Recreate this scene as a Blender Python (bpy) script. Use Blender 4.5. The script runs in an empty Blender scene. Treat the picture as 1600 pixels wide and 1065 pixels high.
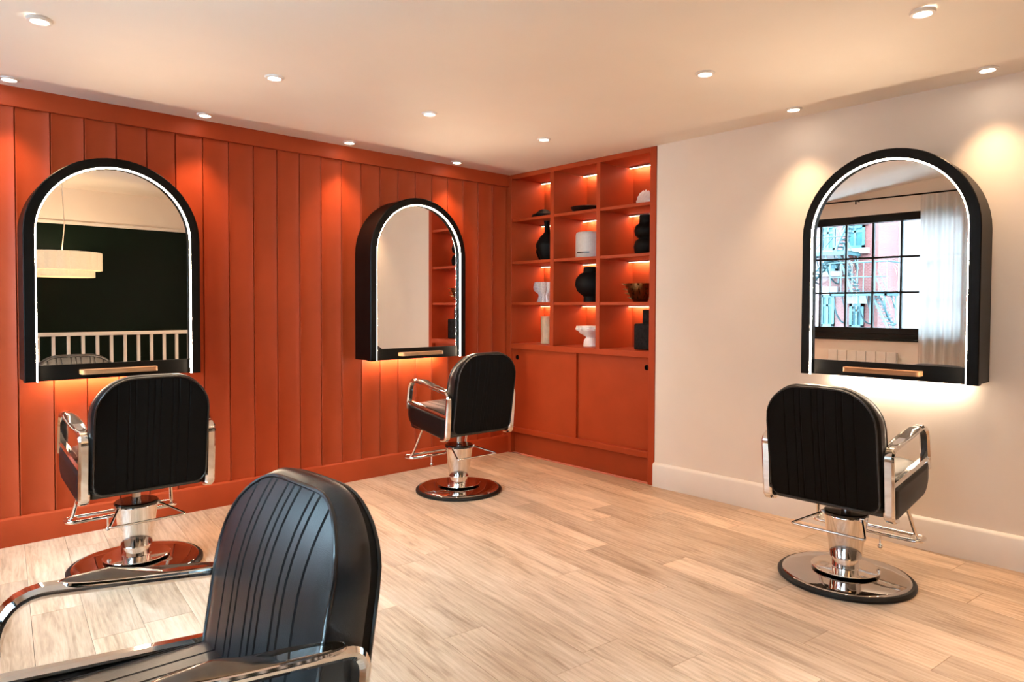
import bpy, bmesh, math, random
from mathutils import Vector, Matrix
random.seed(7)
sc = bpy.context.scene
COL = sc.collection
PI = math.pi

# ------------------------------------------------------------------ camera
CAM = (-4.0466, -4.4382, 1.2695); YAW = 0.823531; PITCH = -0.026768; ROLL = 0.003603
FPX = 1074.28; PY = 507.42                      # focal length and principal row, 1600x1065 frame
cp, sp = math.cos(PITCH), math.sin(PITCH)
F = Vector((math.cos(YAW)*cp, math.sin(YAW)*cp, sp))
R0 = Vector((math.sin(YAW), -math.cos(YAW), 0)); U0 = R0.cross(F)
Rr = R0*math.cos(ROLL)+U0*math.sin(ROLL); Uu = U0*math.cos(ROLL)-R0*math.sin(ROLL)
cam_data = bpy.data.cameras.new('camera'); cam = bpy.data.objects.new('camera', cam_data); COL.objects.link(cam)
cam_data.sensor_fit = 'HORIZONTAL'; cam_data.sensor_width = 36; cam_data.lens = FPX/1600*36
cam_data.shift_y = -(532.5-PY)/1600; cam_data.clip_start = .05; cam_data.clip_end = 200
cam.matrix_world = Matrix(((Rr.x, Uu.x, -F.x, CAM[0]), (Rr.y, Uu.y, -F.y, CAM[1]), (Rr.z, Uu.z, -F.z, CAM[2]), (0, 0, 0, 1)))
sc.camera = cam

# ------------------------------------------------------------------ world, sun, exposure
SKY = (0.55, 0.81, 1.0); SKY_STRENGTH = 27.0
w = bpy.data.worlds.new('overcast_sky'); sc.world = w; w.use_nodes = True
bgn = w.node_tree.nodes['Background']; bgn.inputs[0].default_value = (*SKY, 1); bgn.inputs[1].default_value = SKY_STRENGTH
SPOT_W = 18.5; SPOT_COL = (1.0, .63, .345)
LED_COL = (1.0, .77, .54); LED_RING = 98.0; LED_UNDER = 36.0; LED_SHELF = 52.0
sc.view_settings.view_transform = 'Standard'; sc.view_settings.look = 'None'
sc.view_settings.exposure = 1.33; sc.view_settings.gamma = 1.0; sc.view_settings.use_curve_mapping = False
sc.cycles.caustics_reflective = False; sc.cycles.caustics_refractive = False
sc.cycles.max_bounces = 12; sc.cycles.diffuse_bounces = 6; sc.cycles.glossy_bounces = 6; sc.cycles.transparent_max_bounces = 12
sc.cycles.sample_clamp_indirect = 6.0

# ------------------------------------------------------------------ helpers
def tag(o, label=None, cat=None, group=None, kind=None):
    if label: o['label'] = label
    if cat: o['category'] = cat
    if group: o['group'] = group
    if kind: o['kind'] = kind
    return o
def mesh(name, V, Fc, smooth=None):
    me = bpy.data.meshes.new(name); me.from_pydata([tuple(v) for v in V], [], Fc); me.update()
    bm = bmesh.new(); bm.from_mesh(me); bmesh.ops.recalc_face_normals(bm, faces=bm.faces); bm.to_mesh(me); bm.free()
    if smooth is not None:
        for q in me.polygons: q.use_smooth = True
        me.set_sharp_from_angle(angle=math.radians(smooth))
    return me
def obj(name, me, mat=None, parent=None, loc=None, rz=None):
    o = bpy.data.objects.new(name, me); COL.objects.link(o)
    if mat is not None and me is not None and len(me.materials) == 0: me.materials.append(mat)
    if parent is not None: o.parent = parent
    if loc is not None: o.location = loc
    if rz is not None: o.rotation_euler = (0, 0, rz)
    return o
def empty(name, loc=(0, 0, 0), rz=0):
    o = bpy.data.objects.new(name, None); COL.objects.link(o); o.location = loc; o.rotation_euler = (0, 0, rz)
    o.empty_display_size = .1
    return o
class MB:
    """collects shapes that make up one part"""
    def __init__(s): s.V = []; s.F = []
    def add(s, V, Fc):
        b = len(s.V); s.V += [tuple(v) for v in V]; s.F += [tuple(b+i for i in f) for f in Fc]; return s
    def box(s, x0, x1, y0, y1, z0, z1, bev=0.0, seg=2):
        bm = bmesh.new()
        bmesh.ops.create_cube(bm, size=1)
        for v in bm.verts:
            v.co = Vector((x0 if v.co.x < 0 else x1, y0 if v.co.y < 0 else y1, z0 if v.co.z < 0 else z1))
        if bev > 0:
            bmesh.ops.bevel(bm, geom=list(bm.edges), offset=bev, segments=seg, affect='EDGES', profile=.5)
        bm.verts.index_update()
        s.add([v.co.copy() for v in bm.verts], [[v.index for v in f.verts] for f in bm.faces]); bm.free(); return s
    def lathe(s, prof, n=48, c=(0, 0, 0), rfun=None, caps=True):
        V = []; Fc = []
        for (r, z) in prof:
            for k in range(n):
                a = 2*PI*k/n; rr = r if rfun is None else rfun(r, z, a)
                V.append((c[0]+rr*math.cos(a), c[1]+rr*math.sin(a), c[2]+z))
        for i in range(len(prof)-1):
            for k in range(n):
                k2 = (k+1) % n; Fc.append((i*n+k, i*n+k2, (i+1)*n+k2, (i+1)*n+k))
        if caps and prof[0][0] > 1e-6: Fc.append(tuple(range(n-1, -1, -1)))
        if caps and prof[-1][0] > 1e-6: Fc.append(tuple((len(prof)-1)*n+k for k in range(n)))
        return s.add(V, Fc)
    def tube(s, pts, r, closed=False, n=10, rs=None):
        P = [Vector(q) for q in pts]; m = len(P); V = []; Fc = []
        def tang(i):
            if closed: return (P[(i+1) % m]-P[(i-1) % m]).normalized()
            return (P[min(i+1, m-1)]-P[max(i-1, 0)]).normalized()
        t0 = tang(0); nrm = t0.orthogonal().normalized()
        for i in range(m):
            t = tang(i); nrm = (nrm-t*nrm.dot(t)); nrm = nrm.normalized() if nrm.length > 1e-6 else t.orthogonal().normalized()
            b = t.cross(nrm); rr = rs[i] if rs else r
            for k in range(n):
                a = 2*PI*k/n; V.append(P[i]+nrm*math.cos(a)*rr+b*math.sin(a)*rr)
        for i in range(m if closed else m-1):
            j = (i+1) % m
            for k in range(n):
                k2 = (k+1) % n; Fc.append((i*n+k, i*n+k2, j*n+k2, j*n+k))
        if not closed: Fc += [tuple(range(n-1, -1, -1)), tuple((m-1)*n+k for k in range(n))]
        return s.add(V, Fc)
    def bar(s, path, wid, thk, y=0.0, closed=False, wfun=None, ch=.35):
        """flat bar swept along a path in the XZ plane; wid runs along Y, thk across the path"""
        P = [Vector((q[0], 0, q[1])) for q in path]; m = len(P); V = []; Fc = []
        for i in range(m):
            if closed: t = (P[(i+1) % m]-P[(i-1) % m]).normalized()
            else: t = (P[min(i+1, m-1)]-P[max(i-1, 0)]).normalized()
            nn = Vector((-t.z, 0, t.x)); ww = wid if wfun is None else wfun(i/(m-1))
            c = min(thk, ww)*ch
            for (a, b) in ((ww/2-c, thk/2), (ww/2, thk/2-c), (ww/2, -thk/2+c), (ww/2-c, -thk/2), (-ww/2+c, -thk/2), (-ww/2, -thk/2+c), (-ww/2, thk/2-c), (-ww/2+c, thk/2)):
                V.append(P[i]+nn*b+Vector((0, y+a, 0)))
        n = 8
        for i in range(m if closed else m-1):
            j = (i+1) % m
            for k in range(n):
                k2 = (k+1) % n; Fc.append((i*n+k, i*n+k2, j*n+k2, j*n+k))
        if not closed: Fc += [tuple(range(n-1, -1, -1)), tuple((m-1)*n+k for k in range(n))]
        return s.add(V, Fc)
    def prism(s, poly, axis, a, b):
        """extrude a 2D outline along axis (0=x, 1=y, 2=z) from a to b"""
        n = len(poly); V = []
        for d in (a, b):
            for (u, v) in poly:
                V.append((d, u, v) if axis == 0 else (u, d, v) if axis == 1 else (u, v, d))
        return s.add(V, [tuple(range(n)), tuple(range(2*n-1, n-1, -1))]+[(i, (i+1) % n, n+(i+1) % n, n+i) for i in range(n)])
    def ball(s, c, r, n=12):
        prof = [(r*math.sin(PI*i/8), -r*math.cos(PI*i/8)) for i in range(9)]
        prof[0] = (0, -r); prof[-1] = (0, r)
        return s.lathe([(max(q[0], 1e-5), q[1]) for q in prof], n, c)
    def me(s, name, smooth=None): return mesh(name, s.V, s.F, smooth)
    def build(s, name, mat, parent=None, smooth=None, loc=None, rz=None): return obj(name, s.me(name, smooth), mat, parent, loc, rz)
def fillet(pts, r, n=6, closed=False):
    P = [Vector(q) for q in pts]; out = []; m = len(P)
    for i in range(m):
        if not closed and i in (0, m-1): out.append(P[i]); continue
        a, b, c = P[(i-1) % m], P[i], P[(i+1) % m]
        rr = r[i] if isinstance(r, (list, tuple)) else r
        d1 = (a-b); d2 = (c-b); l = min(rr, d1.length*.49, d2.length*.49)
        p1 = b+d1.normalized()*l; p2 = b+d2.normalized()*l
        for k in range(n+1):
            t = k/n; out.append(p1*(1-t)**2+b*2*t*(1-t)+p2*t*t)
    return out
def copy_tree(o, parent=None):
    c = o.copy(); COL.objects.link(c)
    if parent is not None: c.parent = parent
    for ch in list(o.children):
        copy_tree(ch, c)
    return c

# ------------------------------------------------------------------ materials
def srgb(r, g, b):
    f = lambda c: (c/255/12.92 if c/255 <= .04045 else ((c/255+.055)/1.055)**2.4)
    return (f(r), f(g), f(b))
def mat(name, col, rough=.5, metal=0.0, var=.06, scale=30, bump=.0, bscale=200, coat=0.0, spec=.5, stretch=None, rvar=0.0):
    m = bpy.data.materials.new(name); m.use_nodes = True; nt = m.node_tree; B = nt.nodes['Principled BSDF']
    tc = nt.nodes.new('ShaderNodeTexCoord'); src = tc.outputs['Object']
    if stretch:
        mp = nt.nodes.new('ShaderNodeMapping'); mp.inputs['Scale'].default_value = stretch; nt.links.new(src, mp.inputs[0]); src = mp.outputs[0]
    nz = nt.nodes.new('ShaderNodeTexNoise'); nz.inputs['Scale'].default_value = scale; nz.inputs['Detail'].default_value = 4; nt.links.new(src, nz.inputs['Vector'])
    rp = nt.nodes.new('ShaderNodeValToRGB'); rp.color_ramp.elements[0].position = .3; rp.color_ramp.elements[1].position = .7
    rp.color_ramp.elements[0].color = (*[c*(1-var) for c in col], 1); rp.color_ramp.elements[1].color = (*[min(1, c*(1+var)) for c in col], 1)
    nt.links.new(nz.outputs['Fac'], rp.inputs[0]); nt.links.new(rp.outputs[0], B.inputs['Base Color'])
    B.inputs['Roughness'].default_value = rough; B.inputs['Metallic'].default_value = metal; B.inputs['Specular IOR Level'].default_value = spec
    if coat: B.inputs['Coat Weight'].default_value = coat; B.inputs['Coat Roughness'].default_value = .15
    if rvar:
        mr = nt.nodes.new('ShaderNodeMapRange'); mr.inputs['To Min'].default_value = rough-rvar; mr.inputs['To Max'].default_value = rough+rvar
        nt.links.new(nz.outputs['Fac'], mr.inputs['Value']); nt.links.new(mr.outputs[0], B.inputs['Roughness'])
    if bump:
        n2 = nt.nodes.new('ShaderNodeTexNoise'); n2.inputs['Scale'].default_value = bscale; n2.inputs['Detail'].default_value = 3; nt.links.new(src, n2.inputs['Vector'])
        bp = nt.nodes.new('ShaderNodeBump'); bp.inputs['Strength'].default_value = bump; bp.inputs['Distance'].default_value = .002
        nt.links.new(n2.outputs['Fac'], bp.inputs['Height']); nt.links.new(bp.outputs[0], B.inputs['Normal'])
    return m
def emit(name, col, strength):
    m = bpy.data.materials.new(name); m.use_nodes = True; nt = m.node_tree; nt.nodes.remove(nt.nodes['Principled BSDF'])
    e = nt.nodes.new('ShaderNodeEmission'); e.inputs[0].default_value = (*col, 1); e.inputs[1].default_value = strength
    nt.links.new(e.outputs[0], nt.nodes['Material Output'].inputs[0]); return m
M = {}
M['red'] = mat('terracotta_paint', (.385, .0505, .0125), .5, var=.06, scale=6, bump=.10, bscale=90, spec=.22)
M['cream'] = mat('warm_white_plaster', (.80, .73, .66), .75, var=.02, scale=3, bump=.15, bscale=60)
M['ceil'] = mat('ceiling_plaster', (.86, .80, .73), .7, var=.02, scale=2.0, bump=.12, bscale=8)
M['white'] = mat('white_gloss_paint', (.76, .72, .68), .35, var=.02, scale=8)
M['green'] = mat('dark_green_paint', (.003, .009, .005), .4, var=.1, scale=4, bump=.1, bscale=80, spec=.08)
M['leather'] = mat('black_leather', (.004, .004, .0045), .31, var=.25, scale=60, bump=.16, bscale=420, rvar=.05, spec=.65)
M['vinyl_back'] = mat('black_vinyl', (.0025, .0025, .0025), .6, var=.3, scale=80, bump=.25, bscale=500, spec=.10)
M['chrome'] = mat('polished_chrome', (.80, .78, .76), .07, 1.0, var=.03, scale=20)
M['dchrome'] = mat('smoked_chrome', (.55, .53, .52), .06, 1.0, var=.04, scale=12)
M['rubber'] = mat('black_rubber', (.006, .006, .006), .45, var=.2, scale=50, spec=.25)
M['gloss_black'] = mat('gloss_black_plastic', (.012, .011, .011), .12, var=.2, scale=40)
M['black'] = mat('satin_black_lacquer', (.003, .003, .0028), .40, var=.2, scale=14, bump=.06, bscale=200, spec=.16)
M['panel'] = mat('black_side_vinyl', (.0035, .0035, .0038), .38, var=.25, scale=60, bump=.15, bscale=420, spec=.28)
M['pad'] = mat('dark_polished_metal', (.20, .185, .17), .20, 1.0, var=.1, scale=30)
M['oak'] = mat('oiled_oak', (.42, .21, .095), .45, var=.3, scale=9, stretch=(1.5, 1.5, 30), bump=.1)
M['mirror'] = mat('silvered_glass', (.93, .93, .92), .0, 1.0, var=.002, scale=2)
M['led_ring'] = emit('led_ring_light', LED_COL, LED_RING)
M['led_under'] = emit('led_under_light', LED_COL, LED_UNDER)
M['led_shelf'] = emit('led_shelf_light', (1, .74, .45), LED_SHELF)
M['led_bar'] = emit('led_bar_face', (1, .80, .55), 7.0)
M['lens'] = emit('downlight_lens', (1, .86, .70), 14)
M['alu'] = mat('aluminium_channel', (.6, .58, .55), .35, 1.0)

def wood_floor():
    m = bpy.data.materials.new('oak_plank_flooring'); m.use_nodes = True; nt = m.node_tree; N = nt.nodes.new; L = nt.links.new; B = nt.nodes['Principled BSDF']
    tc = N('ShaderNodeTexCoord'); oi = N('ShaderNodeObjectInfo')
    sh = N('ShaderNodeVectorMath'); sh.operation = 'SCALE'; cmb = N('ShaderNodeCombineXYZ')
    for i in range(3): L(oi.outputs['Random'], cmb.inputs[i])
    L(cmb.outputs[0], sh.inputs[0]); sh.inputs['Scale'].default_value = 37.0
    ad = N('ShaderNodeVectorMath'); L(tc.outputs['Object'], ad.inputs[0]); L(sh.outputs[0], ad.inputs[1])
    def noise(scale, vec, det=6, dist=0.0):
        mp = N('ShaderNodeMapping'); mp.inputs['Scale'].default_value = vec; L(ad.outputs[0], mp.inputs[0])
        n = N('ShaderNodeTexNoise'); n.inputs['Scale'].default_value = scale; n.inputs['Detail'].default_value = det; n.inputs['Distortion'].default_value = dist
        L(mp.outputs[0], n.inputs['Vector']); return n.outputs['Fac']
    fine = noise(1.0, (14, 260, 1), 5, .4); mid = noise(1.0, (4.5, 42, 1), 6, 1.6); broad = noise(1.0, (1.5, 8.5, 1), 4, 1.2)
    mp = N('ShaderNodeMapping'); mp.inputs['Scale'].default_value = (.55, 7.0, 1); L(ad.outputs[0], mp.inputs[0])
    wv = N('ShaderNodeTexWave'); wv.wave_type = 'RINGS'; wv.inputs['Scale'].default_value = 1.7; wv.inputs['Distortion'].default_value = 7; wv.inputs['Detail'].default_value = 4; wv.inputs['Detail Scale'].default_value = .8; L(mp.outputs[0], wv.inputs['Vector'])
    def mx(a, b, f):
        n = N('ShaderNodeMix'); n.data_type = 'FLOAT'; n.inputs[0].default_value = f; L(a, n.inputs[2]); L(b, n.inputs[3]); return n.outputs[0]
    s1 = mx(fine, mid, .62); s2 = mx(s1, wv.outputs['Fac'], .10); s3 = mx(s2, broad, .48)
    rp = N('ShaderNodeValToRGB'); e = rp.color_ramp.elements; e[0].position = .34; e[1].position = .66
    e[0].color = (.31, .195, .115, 1); e[1].color = (.70, .54, .405, 1); md = rp.color_ramp.elements.new(.5); md.color = (.55, .39, .27, 1)
    L(s3, rp.inputs[0])
    hs = N('ShaderNodeHueSaturation'); L(rp.outputs[0], hs.inputs['Color'])
    mr = N('ShaderNodeMapRange'); mr.inputs['To Min'].default_value = .84; mr.inputs['To Max'].default_value = 1.16; L(oi.outputs['Random'], mr.inputs['Value']); L(mr.outputs[0], hs.inputs['Value'])
    L(hs.outputs[0], B.inputs['Base Color'])
    rr = N('ShaderNodeMapRange'); rr.inputs['To Min'].default_value = .34; rr.inputs['To Max'].default_value = .48; L(s1, rr.inputs['Value']); L(rr.outputs[0], B.inputs['Roughness'])
    bp = N('ShaderNodeBump'); bp.inputs['Strength'].default_value = .12; bp.inputs['Distance'].default_value = .002; L(s1, bp.inputs['Height']); L(bp.outputs[0], B.inputs['Normal'])
    return m
M['floor'] = wood_floor()

# ------------------------------------------------------------------ room shell
XL, YF = -5.05, -6.20           # window wall, dark green wall
Z_MAIN, Z_WALL = 2.400, 2.402
def ceil_z(x, y):
    sm = lambda t: max(0, min(1, t))
    up = 0.0
    s = -x-y
    t_ = sm((s-4.85)/2.4); rise = .34*t_*(1.35-.35*t_)
    for d in (-y, -x):
        up = max(up, (Z_WALL-Z_MAIN)*(1-sm(d/.30)))
    return Z_MAIN+rise+up
gx = [0.0, -.06, -.15, -.27, -.30, -.33, -.5]+[-.5-i*.25 for i in range(1, 18)]+[-4.9, XL-.2]
gy = [0.0, -.06, -.15, -.27, -.30, -.33, -.5]+[-.5-i*.25 for i in range(1, 23)]+[YF-.2]
gx = [.12]+gx; gy = [.12]+gy
V = [(x, y, ceil_z(min(x, 0), min(y, 0))) for x in gx for y in gy]; ny = len(gy)
V2 = [(x, y, 2.95) for x in gx for y in gy]
Fq = []
for i in range(len(gx)-1):
    for j in range(ny-1):
        a = i*ny+j; Fq.append((a, a+1, a+ny+1, a+ny)); b = len(V)+a; Fq.append((b, b+ny, b+ny+1, b+1))
nb = len(V)
for i in range(len(gx)-1):
    for j in (0, ny-1):
        a = i*ny+j; Fq.append((a, a+ny, nb+a+ny, nb+a))
for j in range(ny-1):
    for i in (0, len(gx)-1):
        a = i*ny+j; Fq.append((a, a+1, nb+a+1, nb+a))
ceiling = obj('ceiling', mesh('ceiling', V+V2, Fq, 30), M['ceil'])
tag(ceiling, 'warm white plaster ceiling dotted with recessed downlights', 'ceiling', kind='structure')

# floor: oak planks laid six degrees off the side wall
floor = MB().box(XL-.2, .12, YF-.2, .12, -.12, -.014).build('floor', M['rubber'])
tag(floor, 'pale oak plank floor across the whole salon', 'floor', kind='structure')
ANG = math.radians(83.7); PW = .180; PLEN = 1.22
def clip(poly):
    for (ax, val, sgn) in ((0, XL, 1), (0, .0, -1), (1, YF, 1), (1, .0, -1)):
        out = []
        for i in range(len(poly)):
            a, b = poly[i-1], poly[i]; da, db = (a[ax]-val)*sgn, (b[ax]-val)*sgn
            if (da >= 0) != (db >= 0):
                t = da/(da-db); out.append((a[0]+(b[0]-a[0])*t, a[1]+(b[1]-a[1])*t))
            if db >= 0: out.append(b)
        poly = out
        if len(poly) < 3: return []
    return poly
ca, sa = math.cos(ANG), math.sin(ANG)
to_w = lambda u, v: (u*ca-v*sa, u*sa+v*ca)          # u along the plank, v across
to_l = lambda x, y: (x*ca+y*sa, -x*sa+y*ca)
rv = [to_l(x, y) for x in (XL, 0) for y in (YF, 0)]
u0, u1 = min(q[0] for q in rv), max(q[0] for q in rv); v0, v1 = min(q[1] for q in rv), max(q[1] for q in rv)
row = 0; v = v0
off = [0, .46, .87, .27, .66, 1.05, .13]
while v < v1:
    u = u0-PLEN+off[row % 7]-random.random()*.1
    while u < u1:
        g = .0008
        poly = clip([to_w(u+g, v+g), to_w(u+PLEN-g, v+g), to_w(u+PLEN-g, v+PW-g), to_w(u+g, v+PW-g)])
        if len(poly) >= 3:
            lp = [to_l(*q) for q in poly]; cu = sum(q[0] for q in lp)/len(lp); cv = sum(q[1] for q in lp)/len(lp)
            ar = abs(sum(lp[i-1][0]*lp[i][1]-lp[i][0]*lp[i-1][1] for i in range(len(lp))))/2
            if ar > .0015:
                pl = MB().prism([(q[0]-cu, q[1]-cv) for q in lp], 2, -.014, 0.0).build('plank', M['floor'], floor)
                wx, wy = to_w(cu, cv); pl.location = (wx, wy, 0); pl.rotation_euler = (0, 0, ANG)
        u += PLEN
    v += PW; row += 1

# red panelled wall (y = 0)
wall_back = MB().box(XL-.2, .5, .032, .15, -.1, 2.9).build('wall_back', M['red'])
tag(wall_back, 'terracotta red wall of vertical timber boards behind two arched mirrors', 'wall', kind='structure')
BW = .1577
prof = []
nseg = 14
for i in range(nseg+1):
    t = i/nseg; u = .0046+(BW-.0092)*t; edge = abs(2*t-1)
    prof.append((u, -(.004+.013*edge**2.4)))
prof = [(.0022, .030), (.0022, prof[0][1]+.003)]+prof+[(BW-.0022, prof[-1][1]+.003), (BW-.0022, .030)]
board_me = MB().prism([(q[0], q[1]) for q in prof], 2, 0, 2.40).me('board', 20); board_me.materials.append(M['red'])
k = 0; x = -.028
while x-BW > XL-.2:
    b = obj('board', board_me, None, wall_back, (x-BW, 0, 0)); x -= BW
MB().box(-.026, 0, -.006, .030, 0, 2.4).build('board', M['red'], wall_back)
tr = MB().box(XL, .0, -.034, .0, 2.300, 2.405, .003).build('trim_1', M['red']); tag(tr, 'terracotta red top rail above the timber boards', 'trim', kind='structure')
pb = [(0, 0), (-.030, 0), (-.030, .138), (-.026, .146), (-.018, .150), (0, .150)]
bb = MB().prism([(q[0], q[1]) for q in pb], 0, XL, -.002).build('baseboard_back', M['red'], smooth=40)
tag(bb, 'terracotta red skirting board below the timber boards', 'baseboard', kind='structure')

# white wall (x = 0) beside the built-in bookcase
BK = 1.562
wall_right = MB().box(0, .15, YF-.2, -BK-.003, -.1, 2.9).build('wall_right', M['cream']); tag(wall_right, 'plain warm white wall beside the built-in red bookcase', 'wall', kind='structure')
pw = [(0, 0), (-.022, 0), (-.022, .152), (-.018, .160), (-.008, .168), (0, .170)]
bb = MB().prism([(q[0], q[1]) for q in pw], 1, YF, -BK-.002).build('baseboard_right', M['white'], smooth=40); tag(bb, 'white skirting board along the plain white wall', 'baseboard', kind='structure')
wp = MB().box(.45, .55, -BK-.2, .15, -.1, 2.9).box(0.0, .45, -BK+.001, .012, 2.42, 2.9).build('wall_alcove', M['cream']); tag(wp, 'alcove wall closing the space behind the red bookcase', 'wall', kind='structure')

# dark green wall behind the camera, with cream frieze and picture rail
wall_front = MB().box(XL-.2, .12, YF-.15, YF, -.1, 2.30).build('wall_front', M['green']); tag(wall_front, 'dark green wall beyond the white stair railing, seen in the mirror', 'wall', kind='structure')
fz = MB().box(XL-.2, .12, YF-.15, YF+.004, 2.30, 2.9).build('wall_frieze', M['cream']); tag(fz, 'cream band of wall above the dark green paint', 'wall', kind='structure')
t2 = MB().box(XL, -.0, YF+.004, YF+.035, 2.285, 2.325, .006).build('trim_2', M['white']); tag(t2, 'white picture rail along the top of the dark green wall', 'trim', kind='structure')

# window wall (x = XL) with a black sash window, plus an unseen one added for daylight
WZ0, WZ1 = .90, 2.37
WINS = [(-2.31, -.35), (-4.90, -2.94)]  # second opening is out of view, added to bring in daylight
wl = MB()
ys = [.12, WINS[0][1], WINS[0][0], WINS[1][1], WINS[1][0], YF-.2]
for a, b in ((ys[1], ys[0]), (ys[3], ys[2]), (ys[5], ys[4])): wl.box(XL-.3, XL, a, b, -.1, 2.9)
for (a, b) in WINS: wl.box(XL-.3, XL, a, b, -.1, WZ0); wl.box(XL-.3, XL, a, b, WZ1, 2.9)
wall_left = wl.build('wall_left', M['cream']); tag(wall_left, 'warm white wall around the black sash windows, seen in the mirror', 'wall', kind='structure')
def glass_mat():
    m = bpy.data.materials.new('window_glass'); m.use_nodes = True; nt = m.node_tree; nt.nodes.remove(nt.nodes['Principled BSDF'])
    tr = nt.nodes.new('ShaderNodeBsdfTransparent'); gl = nt.nodes.new('ShaderNodeBsdfGlossy'); gl.inputs['Roughness'].default_value = .01
    nz = nt.nodes.new('ShaderNodeTexNoise'); nz.inputs['Scale'].default_value = 3
    rp = nt.nodes.new('ShaderNodeValToRGB'); rp.color_ramp.elements[0].color = (.93, .97, .97, 1); rp.color_ramp.elements[1].color = (.97, .99, .99, 1)
    nt.links.new(nz.outputs['Fac'], rp.inputs[0]); nt.links.new(rp.outputs[0], tr.inputs[0])
    fr = nt.nodes.new('ShaderNodeFresnel'); fr.inputs[0].default_value = 1.25
    mx = nt.nodes.new('ShaderNodeMixShader'); nt.links.new(fr.outputs[0], mx.inputs[0]); nt.links.new(tr.outputs[0], mx.inputs[1]); nt.links.new(gl.outputs[0], mx.inputs[2])
    nt.links.new(mx.outputs[0], nt.nodes['Material Output'].inputs[0]); return m
M['glass'] = glass_mat()
for wi, (ya, yb) in enumerate(WINS):
    W = empty('window_%d' % (wi+1), (XL-.06, (ya+yb)/2, WZ0)); tag(W, ['black multi-pane sash window above the white panel radiator, seen in the mirror', 'unseen second black sash window beyond the sheer curtain, added for daylight'][wi], 'window', kind='structure')
    h = WZ1-WZ0; hw = (yb-ya)/2; x0, x1 = -.05, .05
    fr = MB().box(x0, x1+.01, -hw, hw, 0, .06).box(x0, x1+.01, -hw, hw, h-.09, h).box(x0, x1+.01, -hw, -hw+.05, 0, h).box(x0, x1+.01, hw-.05, hw, 0, h)
    fr.build('window_frame', M['black'], W)
    MB().box(x1-.01, x1+.045, -hw-.03, hw+.03, -.02, .005, .004).build('window_sill', M['black'], W)
    g0, g1 = .06, h-.09
    MB().box(-.02, .03, -hw+.05, hw-.05, g0, g0+.075, .004).build('bottom_rail', M['black'], W)
    cols = 6; rows = 3; gw = (2*hw-.10)/cols; gz0 = g0+.075; gh = (g1-gz0)/rows
    for c in range(1, cols): MB().box(-.018, .022, -hw+.05+c*gw-.011, -hw+.05+c*gw+.011, gz0, g1).build('muntin', M['black'], W)
    for r in range(1, rows): MB().box(-.020, .024, -hw+.05, hw-.05, gz0+r*gh-.011, gz0+r*gh+.011).build('muntin', M['black'], W)
    pm = MB().box(-.002, .002, -gw/2+.011, gw/2-.011, -gh/2+.011, gh/2-.011).me('pane'); pm.materials.append(M['glass'])
    for c in range(cols):
        for r in range(rows): obj('pane', pm, None, W, (0, -hw+.05+(c+.5)*gw, gz0+(r+.5)*gh))

# ------------------------------------------------------------------ recessed downlights
ring_me = MB().lathe([(.030, -.006), (.033, -.010), (.043, -.008), (.046, -.003), (.046, .004), (.030, .004), (.030, -.006)], 32, caps=False).me('trim_ring', 40); ring_me.materials.append(M['white'])
lens_me = MB().lathe([(1e-5, -.006), (.0315, -.005), (.0315, .003), (1e-5, .003)], 24).me('lens', 40); lens_me.materials.append(M['lens'])
LIGHTS = [
 ((-3.549, -1.135), 'recessed downlight in the ceiling at the top left of the photo'),
 ((-3.537, -.180), 'recessed downlight above the red wall, farthest left'),
 ((-2.593, -.182), 'recessed downlight above the red wall, just right of the left mirror'),
 ((-2.577, -1.115), 'recessed ceiling downlight in the second row, left of centre'),
 ((-1.623, -.163), 'recessed downlight above the red wall, just left of the middle mirror'),
 ((-1.642, -1.124), 'recessed ceiling downlight in the second row, right above the middle mirror'),
 ((-.680, -.163), 'recessed downlight above the red wall, closest to the room corner'),
 ((-.716, -1.155), 'recessed ceiling downlight in front of the red bookcase'),
 ((-1.086, -2.610), 'recessed ceiling downlight right of the bookcase, away from the white wall'),
 ((-1.088, -3.551), 'recessed ceiling downlight in the top right of the photo'),
 ((-.171, -3.556), 'recessed downlight near the white wall, farthest right'),
 ((-.190, -2.629), 'recessed downlight near the white wall, left of the right mirror'),
 ((-4.49, -.18), 'added unseen downlight above the red wall beyond the left edge'),  # from here on: lamps out of view, added to brighten the room
 ((-4.49, -1.13), 'added unseen ceiling downlight near the first window'),
 ((-.18, -4.50), 'added unseen downlight near the white wall behind the viewer'),
 ((-1.09, -4.50), 'added unseen ceiling downlight behind the viewer'),
 ((-2.05, -3.75), 'added unseen ceiling downlight above and right of the viewer'),
 ((-2.05, -4.60), 'added unseen ceiling downlight in front of the stair railing'),
]
for i, ((x, y), lab) in enumerate(LIGHTS):
    z = ceil_z(x, y)
    # keep the lamp on the sight line of the photo when the ceiling there is not at 2.40 m
    t = (z-CAM[2])/(2.40-CAM[2]); x, y = CAM[0]+(x-CAM[0])*t, CAM[1]+(y-CAM[1])*t; z = ceil_z(x, y)
    D = empty('downlight', (x, y, z)); tag(D, lab, 'downlight', 'recessed downlights in the ceiling')
    nx = (ceil_z(x+.04, y)-ceil_z(x-.04, y))/.08; nyy = (ceil_z(x, y+.04)-ceil_z(x, y-.04))/.08
    D.rotation_euler = Vector((-nx, -nyy, 1)).to_track_quat('Z', 'Y').to_euler()
    obj('trim_ring', ring_me, None, D); obj('lens', lens_me, None, D)
    ld = bpy.data.lights.new('spot_lamp', 'SPOT'); ld.energy = SPOT_W; ld.color = SPOT_COL; ld.spot_size = math.radians(80); ld.spot_blend = 1.0; ld.shadow_soft_size = .03
    lo = bpy.data.objects.new('spot_lamp', ld); COL.objects.link(lo); lo.parent = D; lo.location = (0, 0, -.02)

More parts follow.
